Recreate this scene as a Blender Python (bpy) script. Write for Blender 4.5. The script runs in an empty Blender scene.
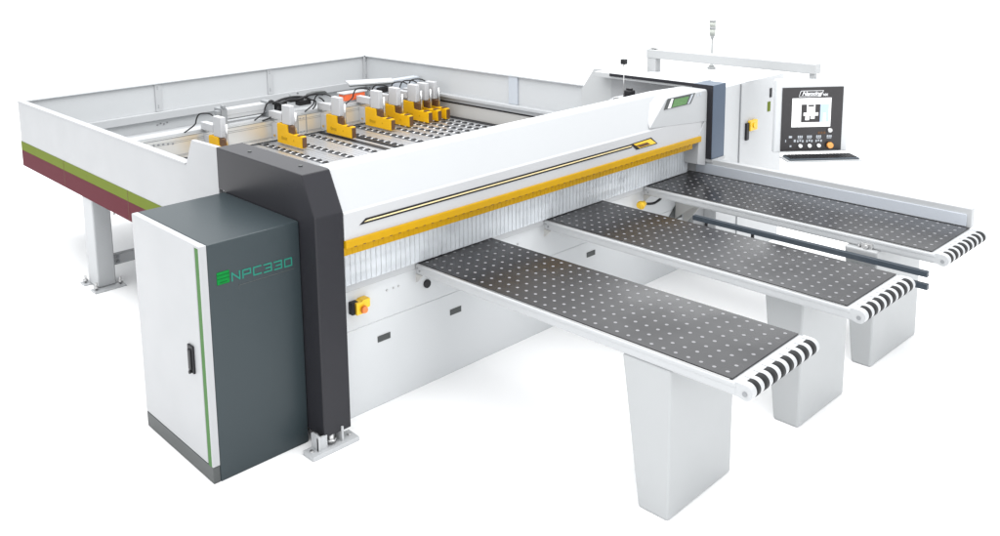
import bpy, bmesh, math, random
from mathutils import Vector, Matrix
random.seed(7)
S = bpy.context.scene
COL = S.collection
R = math.radians

# ------------------------------------------------------------------ materials
def mat(name, col, rough=.5, metal=0., spec=.5, noise=0., nscale=8., bump=0., bscale=60., coat=0.,
        rnoise=0., rscale=4., alpha=1., trans=0., emit=None, estr=0., aniso=None):
    m = bpy.data.materials.new(name); m.use_nodes = True
    nt = m.node_tree; b = nt.nodes['Principled BSDF']
    b.inputs['Base Color'].default_value = (*col, 1)
    b.inputs['Roughness'].default_value = rough
    b.inputs['Metallic'].default_value = metal
    b.inputs['Specular IOR Level'].default_value = spec
    b.inputs['Coat Weight'].default_value = coat
    b.inputs['Alpha'].default_value = alpha
    b.inputs['Transmission Weight'].default_value = trans
    if emit:
        b.inputs['Emission Color'].default_value = (*emit, 1); b.inputs['Emission Strength'].default_value = estr
    tc = nt.nodes.new('ShaderNodeTexCoord'); mp = nt.nodes.new('ShaderNodeMapping')
    nt.links.new(tc.outputs['Object'], mp.inputs['Vector'])
    if aniso: mp.inputs['Scale'].default_value = aniso
    def nz(scale, detail=3):
        n = nt.nodes.new('ShaderNodeTexNoise'); n.inputs['Scale'].default_value = scale
        n.inputs['Detail'].default_value = detail; nt.links.new(mp.outputs[0], n.inputs['Vector']); return n
    if noise:
        n = nz(nscale, 5); mx = nt.nodes.new('ShaderNodeMix'); mx.data_type = 'RGBA'
        mx.inputs[6].default_value = (*[c*(1-noise) for c in col], 1)
        mx.inputs[7].default_value = (*[min(1, c*(1+noise)) for c in col], 1)
        nt.links.new(n.outputs['Fac'], mx.inputs[0]); nt.links.new(mx.outputs[2], b.inputs['Base Color'])
    if rnoise:
        n = nz(rscale, 4); mr = nt.nodes.new('ShaderNodeMapRange')
        mr.inputs[1].default_value = .3; mr.inputs[2].default_value = .7
        mr.inputs[3].default_value = max(.03, rough-rnoise); mr.inputs[4].default_value = min(1, rough+rnoise)
        nt.links.new(n.outputs['Fac'], mr.inputs[0]); nt.links.new(mr.outputs[0], b.inputs['Roughness'])
    if bump:
        n = nz(bscale, 2); bp = nt.nodes.new('ShaderNodeBump'); bp.inputs['Strength'].default_value = bump
        bp.inputs['Distance'].default_value = .002
        nt.links.new(n.outputs['Fac'], bp.inputs['Height']); nt.links.new(bp.outputs[0], b.inputs['Normal'])
    return m

M = dict(
 white=mat('white_powder_coat', (.405,.415,.425), .4, noise=.015, nscale=3, rnoise=.05, spec=.35),
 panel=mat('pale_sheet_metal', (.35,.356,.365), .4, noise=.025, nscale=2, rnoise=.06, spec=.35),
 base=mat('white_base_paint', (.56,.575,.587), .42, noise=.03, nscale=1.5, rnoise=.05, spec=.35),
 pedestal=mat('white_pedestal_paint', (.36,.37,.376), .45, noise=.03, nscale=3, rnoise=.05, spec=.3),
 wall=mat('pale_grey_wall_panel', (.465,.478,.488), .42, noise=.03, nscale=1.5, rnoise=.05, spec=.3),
 housing=mat('off_white_cabinet', (.47,.48,.49), .42, noise=.02, nscale=1.5, rnoise=.05, spec=.3),
 shade=mat('warm_white_sheet', (.44,.435,.42), .45, noise=.03, nscale=3),
 dark=mat('slate_grey_paint', (.027,.038,.043), .34, noise=.03, nscale=1.5, spec=.28),
 slate=mat('charcoal_grey_paint', (.020,.020,.024), .36, noise=.03, nscale=1.5, spec=.22),
 blue=mat('blue_grey_paint', (.055,.08,.12), .4, spec=.3, noise=.05),
 bar=mat('dark_slate_blue_bar', (.03,.04,.052), .35, spec=.35),
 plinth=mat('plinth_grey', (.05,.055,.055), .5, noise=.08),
 green=mat('green_trim', (.04,.13,.025), .5, spec=.2),
 lime=mat('lime_green_paint', (.12,.155,.02), .6, noise=.05, spec=.06),
 maroon=mat('maroon_paint', (.095,.020,.028), .6, noise=.06, spec=.06),
 yellow=mat('golden_yellow_paint', (.66,.37,.005), .45, noise=.06, nscale=12, spec=.25),
 amber=mat('deep_yellow_rail', (.45,.255,.003), .45, noise=.1, nscale=14, spec=.2),
 bright=mat('bright_yellow_plastic', (.8,.5,.02), .4),
 cream=mat('cream_slot_liner', (.8,.66,.36), .5),
 black=mat('black_plastic', (.014,.014,.016), .45, spec=.25, noise=.2, nscale=30),
 rubber=mat('black_rubber', (.014,.015,.016), .6, noise=.2, nscale=60, spec=.2),
 plate=mat('grey_phenolic_table_plate', (.020,.020,.022), .27, spec=.26, noise=.15, nscale=4, rnoise=.14, rscale=1.6),
 nozzle=mat('pale_air_nozzle', (.19,.19,.20), .45, spec=.3),
 arm=mat('off_white_arm_paint', (.41,.42,.425), .45, spec=.3),
 band=mat('pale_warm_grey_band', (.44,.445,.455), .4, spec=.3),
 alu=mat('brushed_aluminium', (.50,.51,.53), .34, metal=.75, noise=.05, nscale=6, aniso=(1,.05,1), rnoise=.08),
 fence=mat('polished_aluminium_strip', (.66,.70,.76), .48, metal=.7),
 beacon=mat('beacon_grey', (.27,.28,.28), .4, spec=.3),
 alux=mat('extruded_aluminium', (.68,.68,.66), .3, metal=.6, noise=.04, nscale=6, aniso=(.05,1,8)),
 steel=mat('zinc_steel', (.5,.5,.5), .3, metal=.9),
 grey=mat('light_grey_paint', (.42,.45,.49), .4, noise=.04),
 mid=mat('mid_grey_metal', (.22,.23,.24), .5, noise=.1, nscale=10),  # plain mid grey for bolts, seals, fittings and small boxes
 brown=mat('brown_jaw_pad', (.10,.045,.015), .6, noise=.2, nscale=40),
 red=mat('orange_red_label', (.72,.13,.04), .5),
 estop=mat('red_orange_button', (.75,.2,.05), .35),
 tan=mat('orange_button', (.8,.34,.08), .35),
 teal=mat('teal_lettering', (.022,.17,.125), .6, spec=.1),
 logo=mat('green_logo', (.003,.17,.03), .6, spec=.1),
 logod=mat('green_logo_groove', (.003,.10,.02), .6, spec=.1),
 lcd=mat('green_display', (.05,.13,.035), .25, noise=.5, nscale=60, emit=(.08,.3,.05), estr=.25),
 screen=mat('white_screen', (.6,.6,.6), .3, emit=(.95,.97,1), estr=.55),
 scrblue=mat('blue_screen_area', (.35,.45,.65), .3, emit=(.5,.62,.85), estr=.25),
 face=mat('black_front_panel', (.02,.018,.02), .35, noise=.15, nscale=10),
 mark=mat('white_print', (.75,.76,.78), .5),
 lens=mat('clear_beacon_lens', (.36,.38,.35), .3, spec=.3),
 key=mat('dark_blue_grey_keyboard', (.06,.075,.09), .4, noise=.25, nscale=30),
)
# clear PVC strip curtain
cm = bpy.data.materials.new('clear_pvc_strips'); cm.use_nodes = True
nt = cm.node_tree; b = nt.nodes['Principled BSDF']; out = nt.nodes['Material Output']
b.inputs['Base Color'].default_value = (.80,.84,.88,1); b.inputs['Roughness'].default_value = .2
tr = nt.nodes.new('ShaderNodeBsdfTransparent'); mx = nt.nodes.new('ShaderNodeMixShader')
n1 = nt.nodes.new('ShaderNodeTexNoise'); n1.inputs['Scale'].default_value = 4; n1.inputs['Detail'].default_value = 3
tc = nt.nodes.new('ShaderNodeTexCoord'); nt.links.new(tc.outputs['Object'], n1.inputs['Vector'])
mr = nt.nodes.new('ShaderNodeMapRange'); mr.inputs[1].default_value = .3; mr.inputs[2].default_value = .7
mr.inputs[3].default_value = .30; mr.inputs[4].default_value = .58
nt.links.new(n1.outputs['Fac'], mr.inputs[0]); nt.links.new(mr.outputs[0], mx.inputs[0])
nt.links.new(tr.outputs[0], mx.inputs[1]); nt.links.new(b.outputs[0], mx.inputs[2]); nt.links.new(mx.outputs[0], out.inputs['Surface'])
M['curtain'] = cm

# ------------------------------------------------------------------ mesh helpers
class MB:
    def __init__(s): s.bm = bmesh.new(); s.mi = 0
    def _fin(s, nf, smooth=False):
        for f in s.bm.faces[nf:]: pass
    def box(s, x0, x1, y0, y1, z0, z1, bev=0., seg=2, mi=0):
        t = bmesh.new()
        v = [t.verts.new(p) for p in ((x0,y0,z0),(x1,y0,z0),(x1,y1,z0),(x0,y1,z0),(x0,y0,z1),(x1,y0,z1),(x1,y1,z1),(x0,y1,z1))]
        for q in ((3,2,1,0),(4,5,6,7),(0,1,5,4),(1,2,6,5),(2,3,7,6),(3,0,4,7)): t.faces.new([v[i] for i in q])
        if bev > 0: bmesh.ops.bevel(t, geom=t.edges[:], offset=bev, segments=seg, affect='EDGES', profile=.5)
        s._merge(t, mi, smooth=False); return s
    def _merge(s, t, mi=0, smooth=False, M4=None):
        mp = {}
        for v in t.verts:
            mp[v] = s.bm.verts.new(M4 @ v.co if M4 else v.co)
        for f in t.faces:
            try: g = s.bm.faces.new([mp[v] for v in f.verts])
            except ValueError: continue
            g.material_index = mi; g.smooth = smooth or f.smooth
        t.free()
    def prism(s, poly, a, b, axis='x', bev=0., mi=0, seg=2):
        # poly: list of 2-D points in the plane normal to axis (x:(y,z)  y:(x,z)  z:(x,y))
        def P(p, t):
            return {'x': (t,p[0],p[1]), 'y': (p[0],t,p[1]), 'z': (p[0],p[1],t)}[axis]
        t = bmesh.new(); n = len(poly)
        A = [t.verts.new(P(p,a)) for p in poly]; B = [t.verts.new(P(p,b)) for p in poly]
        t.faces.new(A); t.faces.new(B[::-1])
        for i in range(n): t.faces.new((A[i], B[i], B[(i+1)%n], A[(i+1)%n]))
        bmesh.ops.recalc_face_normals(t, faces=t.faces[:])
        if bev > 0: bmesh.ops.bevel(t, geom=t.edges[:], offset=bev, segments=seg, affect='EDGES', profile=.5)
        s._merge(t, mi); return s
    def cyl(s, p0, p1, r, r2=None, n=16, mi=0, cap=True):
        p0, p1 = Vector(p0), Vector(p1); d = p1-p0
        t = bmesh.new()
        bmesh.ops.create_cone(t, cap_ends=cap, segments=n, radius1=r, radius2=r if r2 is None else r2, depth=d.length)
        for f in t.faces: f.smooth = len(f.verts) == 4
        m4 = Matrix.Translation((p0+p1)/2) @ d.to_track_quat('Z','Y').to_matrix().to_4x4()
        s._merge(t, mi, M4=m4); return s
    def ball(s, c, r, mi=0, sc=(1,1,1)):
        t = bmesh.new(); bmesh.ops.create_uvsphere(t, u_segments=14, v_segments=8, radius=r)
        for f in t.faces: f.smooth = True
        s._merge(t, mi, M4=Matrix.Translation(c) @ Matrix.Diagonal((*sc,1))); return s
    def tube(s, pts, r, n=8, mi=0):
        pts = [Vector(p) for p in pts]
        # Catmull-Rom resample
        P = [pts[0]]+pts+[pts[-1]]; Q = []
        for i in range(1, len(P)-2):
            for k in range(5):
                t = k/5; a, b_, c, d = P[i-1], P[i], P[i+1], P[i+2]
                Q.append(.5*((2*b_)+(c-a)*t+(2*a-5*b_+4*c-d)*t*t+(3*b_-a-3*c+d)*t**3))
        Q.append(pts[-1]); rings = []
        up = Vector((.31,.17,.93)).normalized()
        for i, q in enumerate(Q):
            d = (Q[min(i+1,len(Q)-1)]-Q[max(i-1,0)]).normalized()
            u = d.cross(up); u = u.normalized() if u.length > 1e-4 else Vector((1,0,0)); w = d.cross(u)
            rings.append([s.bm.verts.new(q+r*(math.cos(6.2832*k/n)*u+math.sin(6.2832*k/n)*w)) for k in range(n)])
        for a, c in zip(rings, rings[1:]):
            for k in range(n):
                f = s.bm.faces.new((a[k], a[(k+1)%n], c[(k+1)%n], c[k])); f.smooth = True; f.material_index = mi
        for rg in (rings[0][::-1], rings[-1]):
            f = s.bm.faces.new(rg); f.material_index = mi
        return s
    def quad(s, a, b_, c, d, mi=0):
        f = s.bm.faces.new([s.bm.verts.new(p) for p in (a,b_,c,d)]); f.material_index = mi; return s
    def slab(s, pts, thick, mi=0):   # flat polygon in space given thickness along its normal (outwards)
        pts = [Vector(p) for p in pts]; n = (pts[1]-pts[0]).cross(pts[2]-pts[1]).normalized()*thick
        A = [s.bm.verts.new(p) for p in pts]; B = [s.bm.verts.new(p+n) for p in pts]; k = len(pts)
        fs = [s.bm.faces.new(A[::-1]), s.bm.faces.new(B)]
        for i in range(k): fs.append(s.bm.faces.new((A[i], A[(i+1)%k], B[(i+1)%k], B[i])))
        for f in fs: f.material_index = mi
        return s

def part(name, mb, mats, parent=None, label=None, kind=None):
    if not isinstance(mats, (list, tuple)): mats = [mats]
    me = bpy.data.meshes.new(name)
    off = Vector((0,0,0)); p = parent
    while p is not None: off += Vector(p.location); p = p.parent
    if off.length > 0: bmesh.ops.translate(mb.bm, verts=mb.bm.verts[:], vec=-off)
    bmesh.ops.recalc_face_normals(mb.bm, faces=mb.bm.faces[:])
    mb.bm.to_mesh(me); mb.bm.free()
    for k in mats: me.materials.append(M[k])
    o = bpy.data.objects.new(name, me); COL.objects.link(o); o.parent = parent
    if label: o['label'] = label
    if kind: o['kind'] = kind
    return o

def islands(mb):
    bm = mb.bm; seen = set(); out = []
    for v in bm.verts:
        if v in seen: continue
        st = [v]; seen.add(v); comp = []
        while st:
            a = st.pop(); comp.append(a)
            for e in a.link_edges:
                b_ = e.other_vert(a)
                if b_ not in seen: seen.add(b_); st.append(b_)
        out.append(comp)
    return out
def parts(name, mb, mats, parent):   # every separate piece in mb becomes a part of its own
    mb.bm.verts.index_update(); r = []
    for comp in islands(mb):
        t = MB(); mp = {v: t.bm.verts.new(v.co) for v in comp}; fs = set(f for v in comp for f in v.link_faces)
        for f_ in fs:
            g_ = t.bm.faces.new([mp[v] for v in f_.verts]); g_.material_index = f_.material_index; g_.smooth = f_.smooth
        r.append(part(name, t, mats, parent))
    mb.bm.free(); return r

def thing(name, label, cat, loc=(0,0,0), group=None):
    o = bpy.data.objects.new(name, None); COL.objects.link(o); o.location = loc
    o.empty_display_size = .1
    o['label'] = label; o['category'] = cat
    if group: o['group'] = group
    return o
def copy_tree(o, parent=None):
    c = o.copy(); COL.objects.link(c); c.parent = parent
    for ch in list(o.children): copy_tree(ch, c)
    return c

def textmesh(txt, size, mb, M4, ext=.001, shear=0., mi=0, bold=0.):
    cu = bpy.data.curves.new('t','FONT'); cu.body = txt; cu.size = size; cu.extrude = ext; cu.shear = shear; cu.offset = bold
    o = bpy.data.objects.new('t', cu); COL.objects.link(o)
    dg = bpy.context.evaluated_depsgraph_get(); dg.update()
    me = o.evaluated_get(dg).to_mesh(); t = bmesh.new(); t.from_mesh(me); o.evaluated_get(dg).to_mesh_clear()
    bpy.data.objects.remove(o); bpy.data.curves.remove(cu)
    mb._merge(t, mi, M4=M4)

# ------------------------------------------------------------------ floor
f = MB(); f.quad((-40,-40,0),(60,-40,0),(60,60,0),(-40,60,0))
fl = bpy.data.materials.new('seamless_white_studio_floor'); fl.use_nodes = True
nt = fl.node_tree; bb = nt.nodes['Principled BSDF']; bb.inputs['Roughness'].default_value = .9
bb.inputs['Specular IOR Level'].default_value = 0.
nn = nt.nodes.new('ShaderNodeTexNoise'); nn.inputs['Scale'].default_value = .6
rr = nt.nodes.new('ShaderNodeMapRange'); rr.inputs[3].default_value = .93; rr.inputs[4].default_value = .95
nt.links.new(nn.outputs['Fac'], rr.inputs[0]); nt.links.new(rr.outputs[0], bb.inputs['Base Color'])
M['floor'] = fl
part('floor', f, 'floor', kind='structure')

# ------------------------------------------------------------------ electrical cabinet
cab = thing('electrical_cabinet', 'tall slate grey cabinet with a white door, green edge strip and NPC330 lettering', 'cabinet', (0,0,0))
c = MB(); c.box(0, .543, 0, .79, .0, 1.27, .006)
part('body', c, 'dark', cab)
c = MB(); c.box(-.042, -.001, .052, .785, .095, 1.272, .007); c.box(-.042, -.001, -.001, .012, .095, 1.272, .003)
c.box(-.0415,-.002, .010,.054, 1.258, 1.2718, .003)
door = part('door', c, 'panel', cab, label='white door in the end of the cabinet')
c = MB(); c.box(-.040, -.003, .013, .051, .09, 1.257, .002)
part('edge_strip', c, 'green', door, label='green vertical strip along the door edge')
c = MB(); c.box(-.054, -.041, .120, .178, .565, .715, .004); c.box(-.062,-.053,.134,.164,.585,.695,.004)
c.cyl((-.0545,.149,.572),(-.066,.149,.572),.009)
part('handle', c, 'black', door)
c = MB(); c.box(-.040, -.001, .002, .783, .002, .092, .004)
part('plinth', c, 'plinth', cab)
# lettering: NPC330 from strokes
def strokes(mb, x, z, w, h, segs, t, y):
    for k_, (a, b_, c_, d) in enumerate(segs):
        yy = y - .0004*k_
        p = Vector((x+a*w, z+b_*h)); q = Vector((x+c_*w, z+d*h)); dr = (q-p); L = dr.length; dr.normalize(); nn = Vector((-dr.y, dr.x))*t/2
        p -= dr*t/2; q += dr*t/2
        P = [p-nn, q-nn, q+nn, p+nn]
        mb.slab([(k.x, yy, k.y) for k in P], .0015)
G = {'N':[(0,0,0,1),(0,1,1,0),(1,0,1,1)], 'P':[(0,0,0,1),(0,1,1,1),(1,1,1,.42),(1,.42,.2,.42)],
     'C':[(1,1,.05,1),(0,.95,0,.05),(.05,0,1,0)], '3':[(0,1,.95,1),(1,.95,1,.05),(.95,0,0,0),(.25,.5,.95,.5)],
     '0':[(.05,1,.95,1),(1,.95,1,.05),(.95,0,.05,0),(0,.05,0,.95)]}
c = MB()
for i, ch in enumerate('NPC330'): strokes(c, .130+i*.0625, 1.053-.0022*i, .043, .040, G[ch], .0075, -.0005)
part('lettering', c, 'teal', cab, label='teal letters reading NPC330')
c = MB(); c.box(.045,.116,-.003,.002,1.050,1.116,.004)
lg = part('emblem', c, 'logo', cab, label='small green square emblem beside the letters')
c = MB(); c.box(.047,.114,-.0045,-.0028,1.098,1.102); c.box(.047,.114,-.0045,-.0028,1.079,1.082); c.box(.060,.100,-.0047,-.0029,1.060,1.064)
part('groove', c, 'logod', lg)
c = MB(); c.box(.165,.50,-.0012,.002,1.017,1.0195); c.box(.165,.1675,-.0012,.002,.998,1.0195)
part('seam', c, 'plinth', cab)

# ------------------------------------------------------------------ main machine
saw = thing('panel_saw', 'long white saw body with sloping cover, yellow rail, clear strip curtain and dark end columns', 'saw machine', (.725,0,0))
X0, X1 = .728, 4.298
b_ = MB(); b_.box(X0, 4.30, .030, .80, 0, .530, .004); b_.box(X0, 4.30, .030, .80, .533, .800, .004)
b_.box(X0+.001, 4.299, .034, .79, .5, .56)
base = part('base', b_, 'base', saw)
b_ = MB(); b_.box(X0, 4.29, -.004, .14, .782, .828, .008)
part('table_rail', b_, 'white', saw)
b_ = MB(); b_.box(X0, 4.29, .012, .016, .829, .838)
part('rail_seal', b_, 'mid', saw)
def slots(xs):
    for (x, z) in xs:
        v = MB(); v.box(x-.048, x+.048, .0265, .0295, z-.019, z+.019, .001)
        part('vent_slot', v, 'plinth', base)
slots([(1.118,.418),(1.70,.407),(2.36,.42),(3.062,.432)])
v = MB(); v.cyl((1.462,.030,.654),(1.462,.018,.654),.026); part('cable_hole', v, 'black', base)
v = MB()
for x in (1.15,1.20,1.24,2.22,2.28,3.40,3.44): v.cyl((x,.031,.700),(x,.024,.700),.006,n=10)
parts('screw', v, 'steel', base)
v = MB(); v.cyl((3.02,.031,.70),(3.02,.02,.70),.010); v.box(3.02,3.16,.0265,.0295,.668,.672); part('latch', v, 'brown', base)
# dark opening and gusset at the right end of the base
v = MB(); v.prism([(4.00,.44),(4.24,.44),(4.24,.56),(4.14,.56)], .0262, .0295, 'y'); part('opening', v, 'plinth', base)
v = MB(); v.prism([(-.16,.60),(.028,.36),(.028,.60)], 4.262, 4.270, 'x'); v.prism([(-.16,.60),(.028,.60),(.028,.45)], 4.14,4.148,'x')
parts('gusset', v, 'shade', base)

# pressure beam cover (closed shell): profile in y,z
prof = [(-.150,1.150),(-.150,1.300),(-.040,1.522),(-.022,1.532),(.060,1.532),(.075,1.52),(.075,1.150)]
c = MB(); c.prism(prof, X0, 3.80, 'x', .004)
cov = part('beam_cover', c, 'white', saw)
c = MB()   # housing at right with display, a little proud of the slope
n_ = Vector((0,-.226,.11)).normalized()
def SL(x, z, o=0.):
    t = (z-1.300)/.226; return Vector((x, -.150+t*.110, z)) + Vector((0,-.90,.43))*o
Y_ = -.158
def hull(mb, pts):
    t = bmesh.new()
    for p in pts: t.verts.new(p)
    bmesh.ops.convex_hull(t, input=t.verts[:]); 
    bmesh.ops.bevel(t, geom=t.edges[:], offset=.004, segments=2, affect='EDGES', profile=.5)
    mb._merge(t)
hull(c, [(3.50,Y_+.004,1.318),(3.70,Y_,1.512),(3.76,Y_+.012,1.526),(4.262,Y_,1.502),(4.262,Y_+.012,1.512),(4.262,Y_,1.258),(4.20,Y_,1.262),
         (3.60,-.03,1.46),(3.79,-.02,1.533),(3.79,.06,1.533),(4.262,.06,1.514),(4.262,.06,1.258),(3.55,-.12,1.30)])
c.box(3.78,4.262,-.147,.06,1.155,1.30)
hs = part('display_housing', c, 'white', saw)
def FP(mb, P, o, th): mb.slab([(x, Y_-o, z) for x, z in P], th)
c = MB(); FP(c, [(3.671,1.434),(4.022,1.432),(4.083,1.508),(3.718,1.511)], .001, .004)
dsp = part('display_bezel', c, 'plinth', saw)
c = MB(); FP(c, [(3.712,1.439),(3.752,1.439),(3.785,1.505),(3.758,1.505)], .0055, .002); part('light_segment', c, 'mark', dsp)
c = MB(); FP(c, [(3.765,1.440),(3.955,1.438),(3.995,1.494),(3.800,1.498)], .0055, .002); part('screen', c, 'lcd', dsp, label='small green display on the sloping cover')
c = MB(); FP(c, [(3.975,1.437),(4.000,1.437),(4.055,1.503),(4.028,1.503)], .0055, .002); part('light_segment', c, 'grey', dsp)
c = MB(); FP(c, [(4.11,1.475),(4.125,1.475),(4.13,1.492),(4.115,1.492)], .001, .002); FP(c, [(4.15,1.478),(4.17,1.478),(4.175,1.496),(4.155,1.496)], .001, .002); part('small_mark', c, 'grey', hs)
# lower band of the cover
c = MB(); c.prism([(-.154,1.152),(-.154,1.298),(-.146,1.310),(-.140,1.152)], X0, 4.19, 'x')
band = part('lower_band', c, 'band', cov, label='pale grey band below the sloping cover')
# slit with cream liner
c = MB(); c.prism([(.830,1.217),(3.28,1.215),(3.30,1.242),(.872,1.245)], -.1575, -.1538, 'y'); part('slit', c, 'black', cov)
c = MB(); c.prism([(.860,1.2285),(3.27,1.2265),(3.28,1.2325),(.885,1.2345)], -.161, -.1573, 'y'); part('slit_liner', c, 'cream', cov)
c = MB(); c.prism([(3.34,1.190),(3.60,1.192),(3.52,1.250),(3.27,1.243)], -.1585, -.1538, 'y'); pk = part('slit_pocket', c, 'black', cov)
c = MB(); c.prism([(3.37,1.198),(3.575,1.200),(3.505,1.243),(3.30,1.238)], -.163, -.1584, 'y'); part('pocket_liner', c, 'bright', pk)
c = MB(); c.prism([(3.38,1.203),(3.50,1.205),(3.46,1.226),(3.32,1.224)], -.165, -.1629, 'y'); part('pocket_recess', c, 'brown', pk)
# yellow rail
c = MB(); c.box(X0, 4.18, -.168, -.120, 1.108, 1.152, .004)
c.box(X0, 4.10, -.140, -.110, 1.060, 1.109, .003)
yr = part('yellow_rail', c, 'amber', saw)
c = MB()
x = .78
while x < 4.05:
    c.box(x, x+.018, -.1690, -.1675, 1.1085, 1.1125); x += .062
parts('rail_notch', c, 'brown', yr)
c = MB(); x = X0+.02
while x < 4.06:
    c.box(x, x+.003, -.1415, -.1402, 1.062, 1.106); x += .0365
parts('rail_rib', c, 'amber', yr)
# curtain
c = MB(); x = X0+.01; n = 0
while x < 4.20:
    o = random.uniform(-.0012,.0012)
    c.slab([(x,-.030+o,1.12),(x,-.030-o,.836),(x+.0362,-.030-o,.836),(x+.0362,-.030+o,1.12)], .0012); x += .0365
curt = part('strip_curtain', c, 'curtain', saw, label='curtain of clear plastic strips')
c = MB(); x = X0+.01
while x < 4.19:
    c.box(x-.0022,x-.0005,-.0365,-.035,.836,1.12); x += .0365
part('strip_edges', c, 'band', curt, kind='stuff')
# mechanism seen through the curtain
c = MB(); c.box(X0, 4.28, .02, .075, .87, 1.06, .004); c.box(X0,4.28,-.005,.03,.985,1.01,.003)
pb = part('pressure_beam', c, 'mark', saw)
c = MB(); c.box(X0, 4.28, .016, .0195, .925, .935)
x = .8
while x < 4.2:
    h = random.uniform(.02,.06); z = random.uniform(.9,1.0); c.box(x, x+random.uniform(.01,.05), .006, .0195, z, z+h); x += random.uniform(.08,.32)
part('fittings', c, 'mid', pb)
# end piece at right
c = MB(); c.prism([(4.16,1.17),(4.235,1.26),(4.262,1.26),(4.262,.90),(4.15,.93)], -.157, .0, 'y', .003)
part('end_plate', c, 'white', saw)
# rear structure of beam
c = MB(); c.box(X0, 4.25, .07, .62, .83, .86); c.box(X0, 4.25, .076, .11, .86, 1.14)
part('rear_body', c, 'shade', saw)

# left column
cp = [(-.15,.080),(-.15,1.316),(-.043,1.530),(.868,1.530),(.868,1.273),(.80,1.273),(.80,.08)]
c = MB(); c.prism(cp, .545, .726, 'x', .006)
colm = part('end_column', c, 'slate', saw, label='dark column between the cabinet and the saw body')
c = MB(); c.cyl((.63,.62,1.530),(.63,.62,1.5345),.012); c.cyl((.65,.12,1.530),(.65,.12,1.5345),.012)
parts('screw', c, 'plinth', colm)
c = MB(); c.box(.445,.755,-.185,-.085,0,.026,.003); c.box(.500,.512,-.16,-.09,.026,.11); c.box(.655,.667,-.16,-.09,.026,.11)
c.box(.500,.56,-.155,-.143,.026,.1); c.box(.52,.66,-.092,-.08,.026,.085)
ft = part('foot', c, 'white', saw)
c = MB()
for xx in (.475,.725): c.cyl((xx,-.13,.02),(xx,-.13,.034),.012,n=8)
c.cyl((.60,-.13,.02),(.60,-.13,.09),.02); c.cyl((.60,-.13,.045),(.60,-.13,.06),.034,n=6)
parts('bolt', c, 'steel', ft)

# right column and cap
c = MB(); c.box(4.268, 4.452, -.205, -.03, .955, 1.545, .003)
part('end_column', c, 'blue', saw, label='blue grey column beside the control cabinet')
c = MB(); c.box(4.264, 4.275, -.03, .78, 1.521, 1.545); c.box(4.2645,4.2678,-.203,-.02,.957,1.544); part('cap_edge', c, 'slate', saw)
c = MB(); c.box(4.276, 4.53, -.029, .95, 1.50, 1.543, .003); part('cap', c, 'arm', saw)
c = MB(); c.box(4.302,4.455,-.04,.0,0,.953); c.box(4.268,4.455,-.21,-.04,.93,.953); c.box(4.395, 4.53, -.02, .858, .96, 1.498); part('inner_wall', c, 'panel', saw)
# right wing
c = MB(); c.prism([(.86,.76),(.86,1.548),(1.05,1.548),(1.19,1.345),(1.19,.76)], 4.40, 4.53, 'x', .004)
part('wing_panel', c, 'arm', saw)
# sensors behind the cover at the right end
c = MB(); c.box(3.86,3.92,.38,.44,1.372,1.425,.006); c.box(3.84,3.99,.37,.45,1.345,1.358,.003); c.box(4.01,4.08,.38,.45,1.375,1.47,.010); c.box(4.03,4.06,.39,.44,1.471,1.485,.003)
parts('sensor', c, 'black', saw)
c = MB(); c.cyl((3.945,.40,1.36),(3.945,.40,1.70),.004,n=8); c.box(3.925,3.965,.38,.42,1.695,1.735,.003,mi=1)
part('marker_rod', c, ['steel','black'], saw)
c = MB(); c.prism([(.25,1.0),(.25,1.36),(.32,1.40),(.56,1.40),(.62,1.36),(.62,1.0)],4.02,4.24,'x',.02); part('motor_cover', c, 'white', saw)

# emergency stop
es = thing('emergency_stop', 'yellow box with a red stop button on the white body beside the dark column', 'stop button', (.935,.03,.675))
c = MB(); c.box(.868,.915,-.008,.029,.638,.712,.004); part('back_box', c, 'black', es)
c = MB(); c.prism([(.888,.638),(.965,.638),(.965,.665),(.985,.668),(.985,.718),(.935,.718),(.93,.710),(.888,.710)], -.024, .0295, 'y', .003); part('box', c, 'bright', es)
c = MB(); c.cyl((.930,-.024,.668),(.930,-.036,.668),.012); c.cyl((.930,-.036,.668),(.930,-.050,.668),.023,.018,n=20); part('button', c, 'estop', es)

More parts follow.
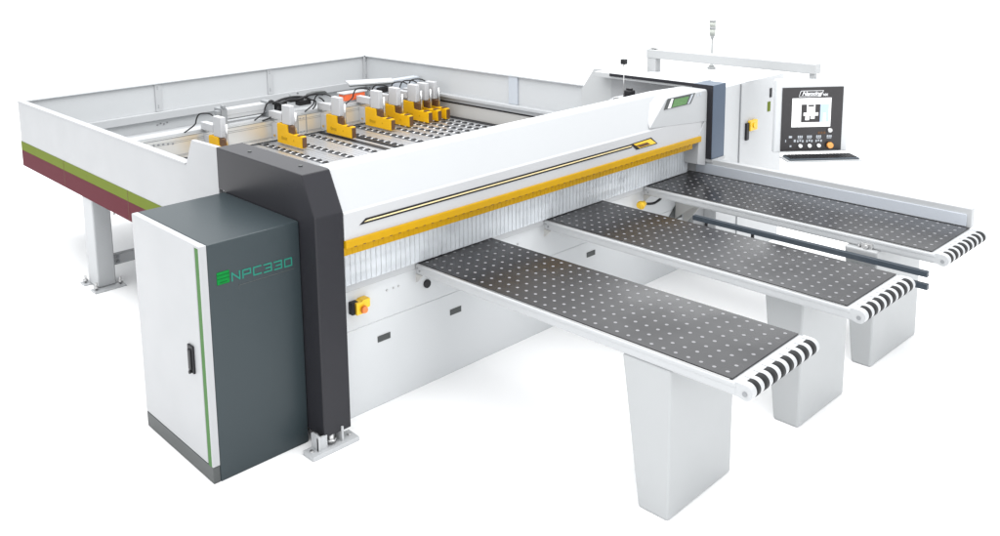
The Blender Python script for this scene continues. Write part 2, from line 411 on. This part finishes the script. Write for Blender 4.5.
# ------------------------------------------------------------------ air tables
def air_table(label, x0, x1, rot, legx, legy, back, fence=False):
    zt = .830; W = x1-x0
    t = thing('air_table', label, 'table', (x0, 0, 0), 'perforated air tables reaching out from the saw')
    c = MB()
    # side profile of frame, tapered tube look
    c.box(x0, x1, -2.06, -.002, .756, .821, .014, 3)
    c.box(x0-.004, x1+.004, -2.055, -.004, .795, .822, .010, 3)
    c.prism([(-2.04,.762),(-2.04,.822),(-2.092,.8225),(-2.105,.80),(-2.105,.762)], x0+.002, x1-.002, 'x')
    n = 8; p = W/(n+.35); 
    fin = [(-2.05,.765),(-2.05,.826)]+[(-2.092+-.0+.036*math.cos(a), .789+.0365*math.sin(a)) for a in [R(90+k*18) for k in range(0,11)]]
    for i in range(n+1):
        a = x0+i*p-(.0 if i else 0); w = p*.44
        if i == 0: w = p*.55
        c.prism(fin, a, a+w, 'x', .002)
    fr = part('frame', c, 'white', t)
    for i in range(n):
        a = x0+i*p+p*.44
        if i == 0: a += p*.11
        r = MB(); r.cyl((a,-2.092,.789),(x0+(i+1)*p,-2.092,.789),.0368,n=28)
        part('roller', r, 'rubber', t)
    c = MB(); c.box(x0+.010, x1-.004, -2.030, .0, .8225, .8300, .0015, 1)
    top = part('top_plate', c, 'plate', t, label='dark plate dotted with pale air nozzles')
    c = MB(); ny = 31; nx = 8
    for j in range(ny):
        for i in range(nx):
            xx = x0+.052+i*(W-.10)/(nx-1); yy = -.055-j*(1.93/(ny-1))
            c.cyl((xx,yy,.8298),(xx,yy,.8306),.0092,n=12)
    part('air_nozzles', c, 'nozzle', top, kind='stuff')
    c = MB(); c.box(x0+.004,x0+.0085,-2.02,-.01,.8222,.8262); part('edge_trim', c, 'steel', top)
    c = MB()
    c.cyl((x0-.004,-2.094,.784),(x0+.004,-2.094,.784),.011,n=12); c.cyl((x0-.006,-.028,.800),(x0+.004,-.028,.800),.006,n=8); c.cyl((x0-.006,-.045,.785),(x0+.004,-.045,.785),.006,n=8)
    parts('screw', c, 'mid', t)
    c = MB(); c.prism([(-.06,.757),(-.002,.757),(-.002,.70)], x0+.004, x0+.020, 'x'); part('bracket', c, 'shade', t)
    # leg: side face widens upwards at the back
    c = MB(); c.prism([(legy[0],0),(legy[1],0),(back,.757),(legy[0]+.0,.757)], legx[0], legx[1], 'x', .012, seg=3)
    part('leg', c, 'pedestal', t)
    if fence:
        c = MB(); c.box(x0-.012,x0+.002,-1.70,-1.63,.745,.79,.003); c.cyl((x0-.03,-1.665,.77),(x0-.01,-1.665,.77),.014,n=12); c.cyl((x0-.02,-1.62,.765),(x0+.0,-1.62,.765),.008,n=8)
        part('clamp_knob', c, 'steel', t)
        c = MB(); c.box(x1-.002, x1+.050, -2.035, .02, .823, .952, .004); 
        fe = part('fence', c, 'white', t, label='upright white fence along the far edge of the table')
        c = MB(); c.box(x1-.010, x1-.003, -2.008, -.06, .834, .912, .001); part('fence_face', c, 'fence', fe)
    t.rotation_euler[2] = rot
    return t
air_table('air table nearest the grey cabinet, leftmost and lowest in the photo', 1.345, 1.985, .022, (1.348,1.932), (-1.735,-1.57), -1.47)
air_table('middle air table, between the nearest one and the one with the fence', 2.505, 3.135, .0, (2.60,3.165), (-1.765,-1.62), -1.54)
air_table('farthest air table, with an upright silver-faced fence along its far side', 3.655, 4.285, -.010, (3.617,4.317), (-1.74,-1.62), -1.54, True)

# ------------------------------------------------------------------ guide bars under the third table
g = thing('guide_bar', 'upper dark blue grey bar between the middle and farthest air tables', 'guide bar', (3.55,0,.715), 'dark bars under the air tables')
c = MB(); c.box(3.538,3.573,-2.05,-.50,.698,.732,.003); part('bar', c, 'bar', g)
c = MB()
for y in (-.60,-.95): c.box(3.55,3.56,y-.01,y+.01,.66,.6975)
parts('stud', c, 'black', g)
g = thing('guide_bar', 'lower dark bar ending just beyond the tip of the middle air table', 'guide bar', (3.55,0,.64), 'dark bars under the air tables')
c = MB(); c.box(3.535,3.570,-2.055,-.50,.622,.656,.003); part('bar', c, 'bar', g)
h = MB(); h.tube([(3.62,-.03,.70),(3.72,-.06,.69),(3.85,-.05,.72),(3.93,.0,.75),(4.0,.02,.745)], .010)
hz = thing('pneumatic_hose', 'black hose with a yellow end fitting under the farthest air table', 'hose', (3.62,-.03,.70))
part('tube', h, 'black', hz)
c = MB(); c.cyl((3.56,-.03,.695),(3.63,-.03,.70),.022,n=12); c.cyl((3.575,-.03,.69),(3.60,-.03,.70),.032,n=8); part('fitting', c, 'bright', hz)
c = MB(); c.box(4.06,4.16,-.44,-.40,.66,.72,.004); c.tube([(3.93,-.25,.745),(3.99,-.3,.73),(4.03,-.36,.69)], .012)
o = part('junction_box', c, 'mid', None); o['label'] = 'dark grey box under the farthest air table beside the guide bar'; o['category'] = 'junction box'
c = MB(); c.tube([(4.02,-.72,.735),(4.03,-.78,.72),(4.03,-.90,.725),(4.03,-.97,.72),(4.03,-.985,.66)], .008); c.box(4.0,4.04,-.74,-.69,.68,.735,.003)
o = part('hanging_cable', c, 'black', None); o['label'] = 'short black cable hanging below the edge of the farthest air table'; o['category'] = 'cable'

# ------------------------------------------------------------------ rear enclosure
re_ = thing('rear_enclosure', 'low white wall frame with a lime and maroon striped side around the rear table', 'enclosure', (.55,.87,0))
def side_poly(zb, zt): return [(.870,zb),(4.570,zb),(4.570,zt),(.870,zt)]
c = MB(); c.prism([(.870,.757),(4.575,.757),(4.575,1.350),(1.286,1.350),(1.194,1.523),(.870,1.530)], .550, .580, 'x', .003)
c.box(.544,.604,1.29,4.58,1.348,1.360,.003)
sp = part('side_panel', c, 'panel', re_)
c = MB(); c.box(.5465,.5495,.88,4.574,.905,.985); 
st = part('lime_stripe', c, 'lime', sp)
c = MB(); c.box(.5462,.5496,.88,4.574,.757,.904); part('maroon_stripe', c, 'maroon', sp)
c = MB()
for y in (3.51,2.24): c.box(.5452,.5470,y-.002,y+.002,.757,.985)
parts('seam', c, 'brown', sp)
# back
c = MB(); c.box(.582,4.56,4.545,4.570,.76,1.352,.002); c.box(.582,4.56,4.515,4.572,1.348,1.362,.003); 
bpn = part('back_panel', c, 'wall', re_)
c = MB(); c.box(.582,4.53,4.49,4.543,.99,1.066,.003); c.box(.582,4.53,4.36,4.543,.80,.875,.003)
part('back_rail', c, 'white', bpn)
# right
c = MB(); c.box(4.535,4.560,1.19,4.544,.76,1.352,.002); c.box(4.505,4.562,1.19,4.514,1.348,1.362,.003)
rpn = part('right_panel', c, 'wall', re_)
c = MB(); c.box(4.46,4.534,.9,4.489,1.035,1.066,.003); c.box(4.50,4.534,.9,4.489,.99,1.034,.002); part('right_rail', c, 'white', rpn)
c = MB(); c.box(4.498,4.5345,.9,4.44,.975,.989); part('shadow_gap', c, 'black', rpn)
c = MB(); c.box(4.505,4.5342,.9,4.44,.835,.974); part('lower_wall', c, 'shade', rpn)
def post(x0,x1,y0,y1,zb=1.067,ztop=1.368):
    p = MB(); p.box(x0,x1,y0,y1,zb,ztop,.004); o = part('joint_post', p, 'white', re_)
    q = MB()
    for z in (1.11,1.13,1.30,1.32):
        q.cyl(((x0+x1)/2-.01,y0-.003,z),((x0+x1)/2-.01,y0+.004,z),.006,n=8)
    parts('bolt', q, 'mid', o)
post(1.855,1.925,4.53,4.575); post(3.165,3.235,4.53,4.575); post(4.49,4.56,4.515,4.575)
p = MB(); p.box(4.515,4.562,2.08,2.20,1.067,1.370,.004); part('joint_post', p, 'grey', re_)
q = MB()
for k in range(4): q.cyl((1.86+.04*k,4.358,.845-.0*k),(1.86+.04*k,4.366,.845),.008,n=8); q.cyl((1.86+.035*k,4.543,.93+.012*(k%2)),(1.86+.035*k,4.535,.93+.012*(k%2)),.008,n=8)
parts('bolt', q, 'mid', bpn)
# legs
def rleg(x, y):
    c = MB(); c.box(x-.075,x+.075,y-.10,y+.10,.015,.757,.012,3)
    o = part('leg', c, 'white', re_)
    c = MB(); c.box(x-.13,x+.13,y-.17,y-.07,0,.014,.003); c.box(x-.13,x+.13,y+.06,y+.15,0,.014,.003); c.box(x-.06,x+.06,y-.08,y+.07,.001,.0135)
    fp = part('foot_plate', c, 'white', o)
    c = MB()
    for sx in (-.1,.1):
        for yy in (-.12,.105):
            c.cyl((x+sx,y+yy,.014),(x+sx,y+yy,.075),.009,n=8); c.cyl((x+sx,y+yy,.028),(x+sx,y+yy,.044),.02,n=6)
    parts('bolt', c, 'steel', fp)
rleg(.635,3.10); rleg(4.42,3.10)
c = MB(); c.box(.711,4.34,3.06,3.12,.150,.235,.004); br = part('cross_beam', c, 'panel', re_)
c = MB(); c.cyl((.76,3.059,.215),(.76,3.05,.215),.013,n=8); c.cyl((.76,3.059,.175),(.76,3.05,.175),.013,n=8); parts('bolt', c, 'mid', br)
c = MB(); c.tube([(.60,2.78,.757),(.60,2.78,.735),(.60,2.72,.725),(.60,2.66,.735)], .006); c.cyl((.60,2.66,.76),(.60,2.66,.70),.008,n=8); part('hook', c, 'steel', re_)

# ------------------------------------------------------------------ rear roller table
rt = thing('roller_table', 'rear table of parallel aluminium rails set with black rollers', 'roller table', (2.5,2.5,.78))
c = MB(); c.box(.60,4.50,.86,4.36,.770,.795); part('bed', c, 'mid', rt)
xs = [1.32,1.59,1.86,2.13,2.40,2.67,2.94,3.26,3.50,3.72,3.86,3.99,4.12,4.25,4.37]
def rail(xr, w):
    c = MB(); c.box(xr+.026, xr+.026+w, .90, 3.55, .80, .826, .002); c.box(xr-.034, xr-.030, .90, 3.55, .80, .826); c.box(xr-.033, xr+.026, .90, 3.55, .797, .818, mi=1)
    for k in range(1, int(w/.045)): c.box(xr+.022+k*.045, xr+.022+k*.045+.004, .90,3.55,.826,.8285)
    o = part('rail', c, ['alu','mark'], rt)
    n_ = 0
    if RM[0] is None:
        r = MB(); r.cyl((xr-.022,2.3,.804),(xr+.020,2.3,.804),.0295,n=16); RM[0] = part('roller', r, 'black', o); RM[1] = xr; me = RM[0].data; n_ = 1
        RM[0].parent = o
    c = MB(); y = 2.3-.097*13
    while y < 3.40:
        near = 2.25 < y < 3.40 and 2.3 < xr < 4.3
        if near and (n_ == 0 or abs(y-2.3) > .01):
            k = RM[0].copy(); COL.objects.link(k); k.parent = o; k.location = (xr-RM[1], y-2.3, 0)
        elif not near:
            c.cyl((xr-.022,y,.804),(xr+.020,y,.804),.0295,n=16)
        y += .097
    part('rollers', c, 'black', o, kind='stuff')
RM = [None, 0]
for i, xr in enumerate(xs):
    w = .19 if i < 9 else (.07 if i > 9 else .09)
    if i in (7,8): w = .15
    rail(xr, w)
c = MB(); c.box(3.02+.155,3.02+.205,.90,3.42,.8285,.831); c.box(3.035,3.095,.90,3.42,.8285,.831); part('dark_strip', c, 'black', rt)
c = MB(); c.box(4.445,4.503,.90,3.9,.797,.832); part('dark_strip', c, 'black', rt)

# ------------------------------------------------------------------ pusher beam
pu = thing('pusher_beam', 'long aluminium beam crossing the rear table behind the yellow clamps', 'pusher beam', (2.5,3.42,.84))
c = MB(); c.box(.62,4.49,3.42,3.62,.838,1.036,.003); part('beam', c, 'alux', pu)
c = MB()
for z in (.862,.872,.985,1.0): c.box(.62,4.49,3.4175,3.4205,z,z+.0028)
part('groove', c, 'mid', pu)
c = MB(); c.box(.62,4.49,3.46,3.60,1.037,1.060,.002); part('guide', c, 'white', pu)
c = MB(); c.box(.62,4.49,3.417,3.424,1.032,1.039); part('edge', c, 'mid', pu)
c = MB()
for k in range(5): c.cyl((1.30+.045*k,3.421,1.0-.004*k),(1.30+.045*k,3.412,1.0-.004*k),.009,n=8)
c.box(2.80,2.806,3.414,3.4202,.85,1.03); c.box(2.90,2.906,3.414,3.4202,.85,1.03)
for z in (.87,1.005):
    for xx in (2.83,2.87): c.cyl((xx,3.421,z),(xx,3.414,z),.007,n=8)
parts('screw', c, 'mid', pu)
c = MB(); c.box(2.06,2.50,3.50,3.60,1.100,1.195,.006); c.box(2.06,2.50,3.497,3.501,1.14,1.144); tb = part('drive_tube', c, 'white', pu)
c = MB(); c.box(2.0,2.06,3.46,3.60,1.05,1.215,.004); c.box(2.01,2.04,3.45,3.5,1.215,1.245,.003); c.box(1.955,2.0,3.47,3.52,1.16,1.20,.003); c.box(2.50,2.56,3.46,3.60,1.05,1.215,.004)
parts('end_block', c, 'mid', tb)
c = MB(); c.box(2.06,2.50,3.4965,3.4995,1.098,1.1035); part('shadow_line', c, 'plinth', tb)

# valve cluster + cables on the beam
vc = thing('valve_cluster', 'dark tangle of valves and cables on the beam behind the second yellow clamp', 'valve block', (2.8,3.5,1.06))
c = MB(); c.box(2.60,2.72,3.46,3.52,1.10,1.19,.006); c.box(2.86,3.0,3.46,3.54,1.12,1.17,.006); c.box(2.78,2.94,3.5,3.56,1.16,1.20,.005); part('block', c, 'black', vc)
c = MB(); c.cyl((2.78,3.5,1.19),(2.78,3.5,1.255),.008,n=8); c.cyl((2.87,3.5,1.235),(2.87,3.5,1.262),.01,n=8); parts('post', c, 'mid', vc)
c = MB()
c.tube([(2.55,3.45,1.19),(2.66,3.46,1.215),(2.80,3.46,1.22),(2.92,3.46,1.20),(2.98,3.45,1.17)], .012)
c.tube([(2.62,3.44,1.17),(2.72,3.44,1.205),(2.84,3.44,1.195),(2.93,3.45,1.21),(3.04,3.45,1.22),(3.14,3.45,1.20)], .012)
c.tube([(2.98,3.44,1.17),(3.03,3.43,1.15),(3.02,3.42,1.11),(2.98,3.41,1.08)], .008)
c.tube([(3.08,3.44,1.18),(3.12,3.43,1.15),(3.15,3.42,1.09)], .008)
c.tube([(2.60,3.44,1.15),(2.56,3.43,1.10),(2.48,3.42,1.06),(2.40,3.41,1.05)], .008)
c.tube([(2.56,3.44,1.20),(2.53,3.44,1.22),(2.50,3.44,1.215)], .012)
part('cable', c, 'black', vc)
c = MB(); c.prism([(2.96,1.205),(3.20,1.205),(3.17,1.232),(3.05,1.238),(2.98,1.225)], 3.45, 3.51, 'y', .004); part('cover', c, 'plinth', vc)
c = MB(); c.box(3.44,3.70,3.49,3.60,1.083,1.150,.003); sgn = part('label_plate', c, 'red', None)
sgn['label'] = 'orange red plate on the beam behind the third yellow clamp'; sgn['category'] = 'plate'
c = MB(); c.box(3.36,3.76,3.50,3.61,1.061,1.082,.003); c.box(3.42,3.73,3.485,3.61,1.151,1.165,.003)
part('mount', c, 'white', sgn)
ct = thing('cable_tray', 'white tray with a dark underside above the middle yellow clamps', 'tray', (3.8,3.5,1.06))
c = MB(); c.prism([(3.60,3.62),(3.72,3.86),(4.17,3.62),(4.04,3.42)], 1.212,1.226,'z'); part('lid', c, 'white', ct)
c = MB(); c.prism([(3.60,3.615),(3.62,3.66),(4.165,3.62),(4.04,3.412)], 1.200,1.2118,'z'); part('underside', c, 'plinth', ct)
c = MB(); c.box(3.86,4.02,3.50,3.60,1.061,1.200); part('stand', c, 'grey', ct)
bx = MB(); bx.box(3.86,4.00,3.44,3.499,1.12,1.17,.004); part('connector', bx, 'black', ct)
c = MB(); c.box(4.03,4.49,3.52,3.62,1.061,1.215,.003); o = part('drive_housing', c, 'grey', None); o['label'] = 'tall pale grey housing behind the packed row of yellow clamps'; o['category'] = 'housing'

# ------------------------------------------------------------------ clamps
def make_clamp():
    t = thing('clamp', 'x', 'clamp', (0,0,0), 'yellow clamps along the pusher beam')
    c = MB(); c.prism([(2.895,.842),(3.31,.842),(3.31,1.02),(3.30,1.032),(3.135,1.032),(3.125,.962),(3.02,.955),(2.895,.955)], -.026, .026, 'x', .004)
    part('body', c, 'yellow', t)
    c = MB(); c.box(-.022,.024,3.035,3.12,.945,1.03,.004); part('jaw_guide', c, 'brown', t)
    c = MB(); c.box(-.021,.023,2.886,2.896,.85,.945,.002); c.box(-.027,.027,2.93,2.97,.955,.962); part('jaw_pad', c, 'brown', t)
    c = MB(); c.cyl((-.0285,3.22,.90),(-.0255,3.22,.90),.018,n=10); c.cyl((-.0285,3.36,.90),(-.0255,3.36,.90),.012,n=8); c.cyl((-.0285,3.03,.90),(-.0255,3.03,.90),.008,n=8); c.box(-.0285,-.0255,3.14,3.20,.885,.91)
    parts('bolt', c, 'amber', t)
    c = MB(); c.box(-.020,.035,3.09,3.225,1.034,1.215,.005); c.box(-.02,.04,3.235,3.46,1.061,1.13,.004); c.box(-.015,.015,3.30,3.419,.86,1.02,.002); part('cylinder', c, 'band', t)
    c = MB(); c.cyl((.01,3.04,.96),(.01,3.04,1.16),.012,n=10); part('rod', c, 'steel', t)
    c = MB(); c.tube([(0,3.22,1.20),(-.01,3.30,1.225),(-.05,3.40,1.215),(-.07,3.43,1.17),(-.09,3.43,1.12),(-.17,3.42,1.08),(-.21,3.40,1.07)], .007)
    part('hose', c, 'black', t)
    return t
cl = make_clamp()
spots = [(1.83,'yellow clamp directly behind the top of the dark column, leftmost of all'),
         (2.55,'yellow clamp in front of the dark tangle of valves and cables'),
         (3.12,'yellow clamp just left of the orange red plate'),
         (3.61,'yellow clamp just right of the orange red plate, under the tray'),
         (3.85,'yellow clamp standing fifth from the dark column'),
         (4.11,'yellow clamp standing sixth from the dark column, first of the tight row of three'),
         (4.24,'yellow clamp in the middle of the tight row of three at the right wall'),
         (4.36,'yellow clamp nearest the right wall, last of the row')]
for i, (x, lb) in enumerate(spots):
    o = cl if i == 0 else copy_tree(cl)
    o.location = (x-.03,0,0); o['label'] = lb

# ------------------------------------------------------------------ control cabinet (right)
cc = thing('control_cabinet', 'white metal cabinet with a yellow door switch standing beside the blue grey column', 'cabinet', (5.0,.2,0))
c = MB(); c.box(4.46,5.50,-.146,.78,0,1.492,.006); part('body', c, 'housing', cc)
c = MB(); c.box(4.792,5.49,-.152,-.147,.05,1.484,.002); dr = part('door', c, 'housing', cc)
c = MB(); c.box(4.778,4.790,-.1525,-.1465,.05,1.488); part('gap', c, 'mid', dr)
c = MB(); c.box(4.862,4.905,-.170,-.153,1.0,1.145,.003); part('handle', c, 'black', dr)
c = MB(); c.box(4.905,5.02,-.180,-.153,1.075,1.16,.003); c.cyl((4.96,-.181,1.118),(4.96,-.19,1.118),.02); part('switch', c, 'bright', dr)
c = MB(); c.box(5.255,5.285,-.160,-.153,1.31,1.39,.002); part('latch', c, 'black', dr)
c = MB(); c.box(5.225,5.275,-.1545,-.1525,1.19,1.275); part('sticker', c, 'lime', dr)

# beacon
be = thing('warning_light', 'slim warning light on a pole standing on the white control cabinet', 'warning light', (5.35,.46,1.492))
c = MB(); c.cyl((5.35,.46,1.493),(5.35,.46,1.51),.036,n=20); c.cyl((5.35,.46,1.51),(5.35,.46,1.535),.026,.01,n=20); part('base', c, 'beacon', be)
c = MB(); c.cyl((5.35,.46,1.535),(5.35,.46,1.76),.007,n=10); c.cyl((5.35,.46,1.76),(5.35,.46,1.80),.007,.024,n=14); part('pole', c, 'beacon', be)
c = MB(); c.cyl((5.35,.46,1.80),(5.35,.46,1.85),.026,n=18); c.cyl((5.35,.46,1.875),(5.35,.46,1.915),.026,n=18); part('lens', c, 'lens', be)
c = MB(); c.cyl((5.35,.46,1.85),(5.35,.46,1.875),.027,n=18); c.cyl((5.35,.46,1.915),(5.35,.46,1.935),.027,n=18); parts('ring', c, 'beacon', be)

# ------------------------------------------------------------------ control console on swing arm
co = thing('control_console', 'white control console with black panel, screen and keyboard hanging from a long arm', 'control console', (4.9,.78,0))
c = MB(); c.box(4.87,4.95,.73,.82,.0,1.692,.005); parts('post', c, 'arm', co)
c = MB(); c.box(4.865,4.955,-.72,.825,1.612,1.692,.006); c.box(4.89,4.93,-.70,-.66,1.575,1.612,.003); part('arm', c, 'arm', co)
# console local frame: u right, w up, n toward viewer
fw = Vector((.6533,.7571,0)); u = Vector((.7571,-.6533,0)); n = -fw; Cc = Vector((4.9,-.72,0))
def CP(a, z, d): return Cc + u*a + n*d + Vector((0,0,z))
F4 = Matrix.Identity(4)
for i in range(3): F4[i][0] = u[i]; F4[i][1] = fw[i]; F4[i][2] = (0,0,1)[i]; F4[i][3] = Cc[i]
def cbox(mb, a0, a1, d0, d1, z0, z1, bev=0., mi=0):   # d: distance toward the viewer
    t = MB(); t.box(a0,a1,-d1,-d0,z0,z1,bev); mb._merge(t.bm, mi, M4=F4)
c = MB(); cbox(c, -.318,.262,-.05,.0,.99,1.575,.010); cbox(c,-.16,.16,-.14,-.049,1.10,1.50,.01); hsg = part('housing', c, 'base', co)
c = MB()
cbox(c, -.268,.208,.001,.006,1.003,1.510,.001); fp_ = part('face_panel', c, 'face', co)
c = MB(); cbox(c, -.19,.115,.0065,.009,1.195,1.425,.0); sc = part('screen', c, 'screen', co, label='bright screen on the console')
c = MB(); cbox(c, -.117,.03,.0092,.0105,1.233,1.375); part('dark_window', c, 'face', sc)
c = MB(); cbox(c, .031,.098,.0092,.0105,1.233,1.375); part('blue_window', c, 'scrblue', sc)
c = MB(); cbox(c, -.075,-.01,.0106,.012,1.30,1.375); cbox(c, -.10,.015,.0106,.012,1.285,1.31); cbox(c, -.085,-.055,.0106,.012,1.25,1.29); cbox(c, -.045,-.012,.0106,.012,1.26,1.29); cbox(c,.055,.075,.0106,.012,1.24,1.305)
part('drawing', c, 'screen', sc)
c = MB(); cbox(c, -.064,-.02,.0121,.0128,1.358,1.372); part('drawing_detail', c, 'face', sc)
# logo
c = MB()
m4 = Matrix.Identity(4)
for i in range(3): m4[i][0] = u[i]; m4[i][1] = (0,0,1)[i]; m4[i][2] = n[i]; m4[i][3] = CP(-.118,1.446,.008)[i]
textmesh('Nanxing', .045, c, m4, .0008, .35, bold=.0012)
m5 = m4.copy(); q = CP(.048,1.44,.008)
for i in range(3): m5[i][3] = q[i]
textmesh('NX', .026, c, m5, .0008, 0, bold=.0008)
for (a0,z0,a1,z1) in ((-.14,1.437,.03,1.437),(-.125,1.482,.05,1.482),(-.14,1.437,-.125,1.482),(.03,1.437,.05,1.482)):
    p, q = CP(a0,z0,.0075), CP(a1,z1,.0075); c.cyl(p, q, .0022, n=6)
part('lettering', c, 'mark', fp_, label='white slanted maker lettering above the screen')
c = MB()
for a in (-.115,-.043,.030):
    c.cyl(CP(a,1.045,.006), CP(a,1.045,.022), .0145, n=18)
    ob = part('button', c, 'mark', fp_); c = MB()
c.cyl(CP(.113,1.047,.006), CP(.113,1.047,.02), .014, n=16); c.cyl(CP(.113,1.047,.02), CP(.113,1.047,.038), .026, .022, n=20)
part('stop_button', c, 'tan', fp_, label='orange stop button')
c.bm if False else None
c = MB(); c.cyl(CP(.113,1.165,.006), CP(.113,1.165,.02), .022, .017, n=18); part('key_switch', c, 'steel', fp_)
c = MB()
for a in (.030,.052,.074): cbox(c, a-.008,a+.008,.0062,.0072,1.135,1.155)
parts('indicator', c, 'brown', fp_)
c = MB()
for a in (-.115,-.043,.030,.113):
    for k in range(3): cbox(c, a-.02+k*.014,a-.010+k*.014,.0062,.0070,1.108,1.126)
    cbox(c, a-.020,a+.016,.0062,.0070,1.100,1.104)
for a in (-.115,-.043,.030):
    cbox(c, a-.024,a-.014,.0062,.0070,1.072,1.090); cbox(c, a+.014,a+.026,.0062,.0070,1.072,1.090); cbox(c, a-.006,a+.006,.0062,.0070,1.078,1.092)
cbox(c,-.205,-.180,.0062,.0070,1.108,1.125); cbox(c,-.232,-.226,.0062,.0070,1.075,1.095); cbox(c,-.165,-.150,.0062,.0070,1.075,1.095); cbox(c,-.196,-.182,.0062,.0070,1.035,1.05)
parts('printed_symbol', c, 'grey', fp_)
# keyboard tray
c = MB(); cbox(c, -.27,.30,.0,.17,.950,.962,.003); part('keyboard_shelf', c, 'white', co)
kb = thing('keyboard', 'dark keyboard lying on the shelf below the console screen', 'keyboard', CP(0,.963,.08))
c = MB(); cbox(c, -.252,.285,.012,.155,.9625,.976,.003); part('case', c, 'key', kb)
c = MB()
for r_ in range(4):
    for k in range(19): cbox(c, -.243+k*.0272,-.243+k*.0272+.022,.02+r_*.032,.046+r_*.032,.9755,.981,.001)
part('keys', c, 'black', kb)

# ------------------------------------------------------------------ lights, world, camera
w = bpy.data.worlds.new('World'); S.world = w; w.use_nodes = True
bg = w.node_tree.nodes['Background']; bg.inputs[0].default_value = (.97,.985,1,1); bg.inputs[1].default_value = 1.5
def area(name, loc, target, size, energy, col=(1,1,1), sy=None):
    l = bpy.data.lights.new(name, 'AREA'); l.energy = energy; l.size = size; l.color = col
    if sy: l.shape = 'RECTANGLE'; l.size_y = sy
    o = bpy.data.objects.new(name, l); COL.objects.link(o); o.location = loc
    o.rotation_euler = (Vector(target)-Vector(loc)).to_track_quat('-Z','Y').to_euler()
    return o
area('overhead_softbox', (2.2,.8,6.5), (2.2,.8,0), 9, 850, (1,1,1))
area('front_fill', (2.6,-18,4.5), (2.2,0,.5), 8, 520, (1,1,1), 5)  # added fill lamp, brightens the base front that the tables darken
area('left_softbox', (-15,-2,4.5), (1,0,.5), 7, 330, (1,1,1))
area('plate_reflection_light', (9.8,3.8,3.6), (2.6,-1.2,.8), 4.2, 95, (.97,.99,1))  # added lamp out of view, placed so the table plates reflect it

cam = bpy.data.cameras.new('camera'); co_ = bpy.data.objects.new('camera', cam); COL.objects.link(co_)
Rm = [[0.7542308044568676, -0.6561385212112274, -0.024862312665756673], [-0.12342797661609126, -0.10448727100531596, -0.9868373446451646], [0.6449042007901669, 0.7473718292661327, -0.15979336851881826]]
C = (-1.9816489997755902, -3.897302476853386, 2.75)
m = Matrix.Identity(4)
for i in range(3):
    m[i][0] = Rm[0][i]; m[i][1] = -Rm[1][i]; m[i][2] = -Rm[2][i]; m[i][3] = C[i]
co_.matrix_world = m
cam.sensor_fit = 'HORIZONTAL'; cam.sensor_width = 36; cam.lens = 899.294*36/1000
cam.shift_x = (500-414.595)/1000; cam.shift_y = -(268-81.507)/1000
cam.clip_start = .05; cam.clip_end = 200
S.camera = co_
S.view_settings.view_transform = 'Standard'; S.view_settings.look = 'None'; S.view_settings.exposure = 0; S.view_settings.gamma = 1
S.cycles.max_bounces = 10; S.cycles.transparent_max_bounces = 16; S.cycles.diffuse_bounces = 5
S.cycles.use_denoising = True
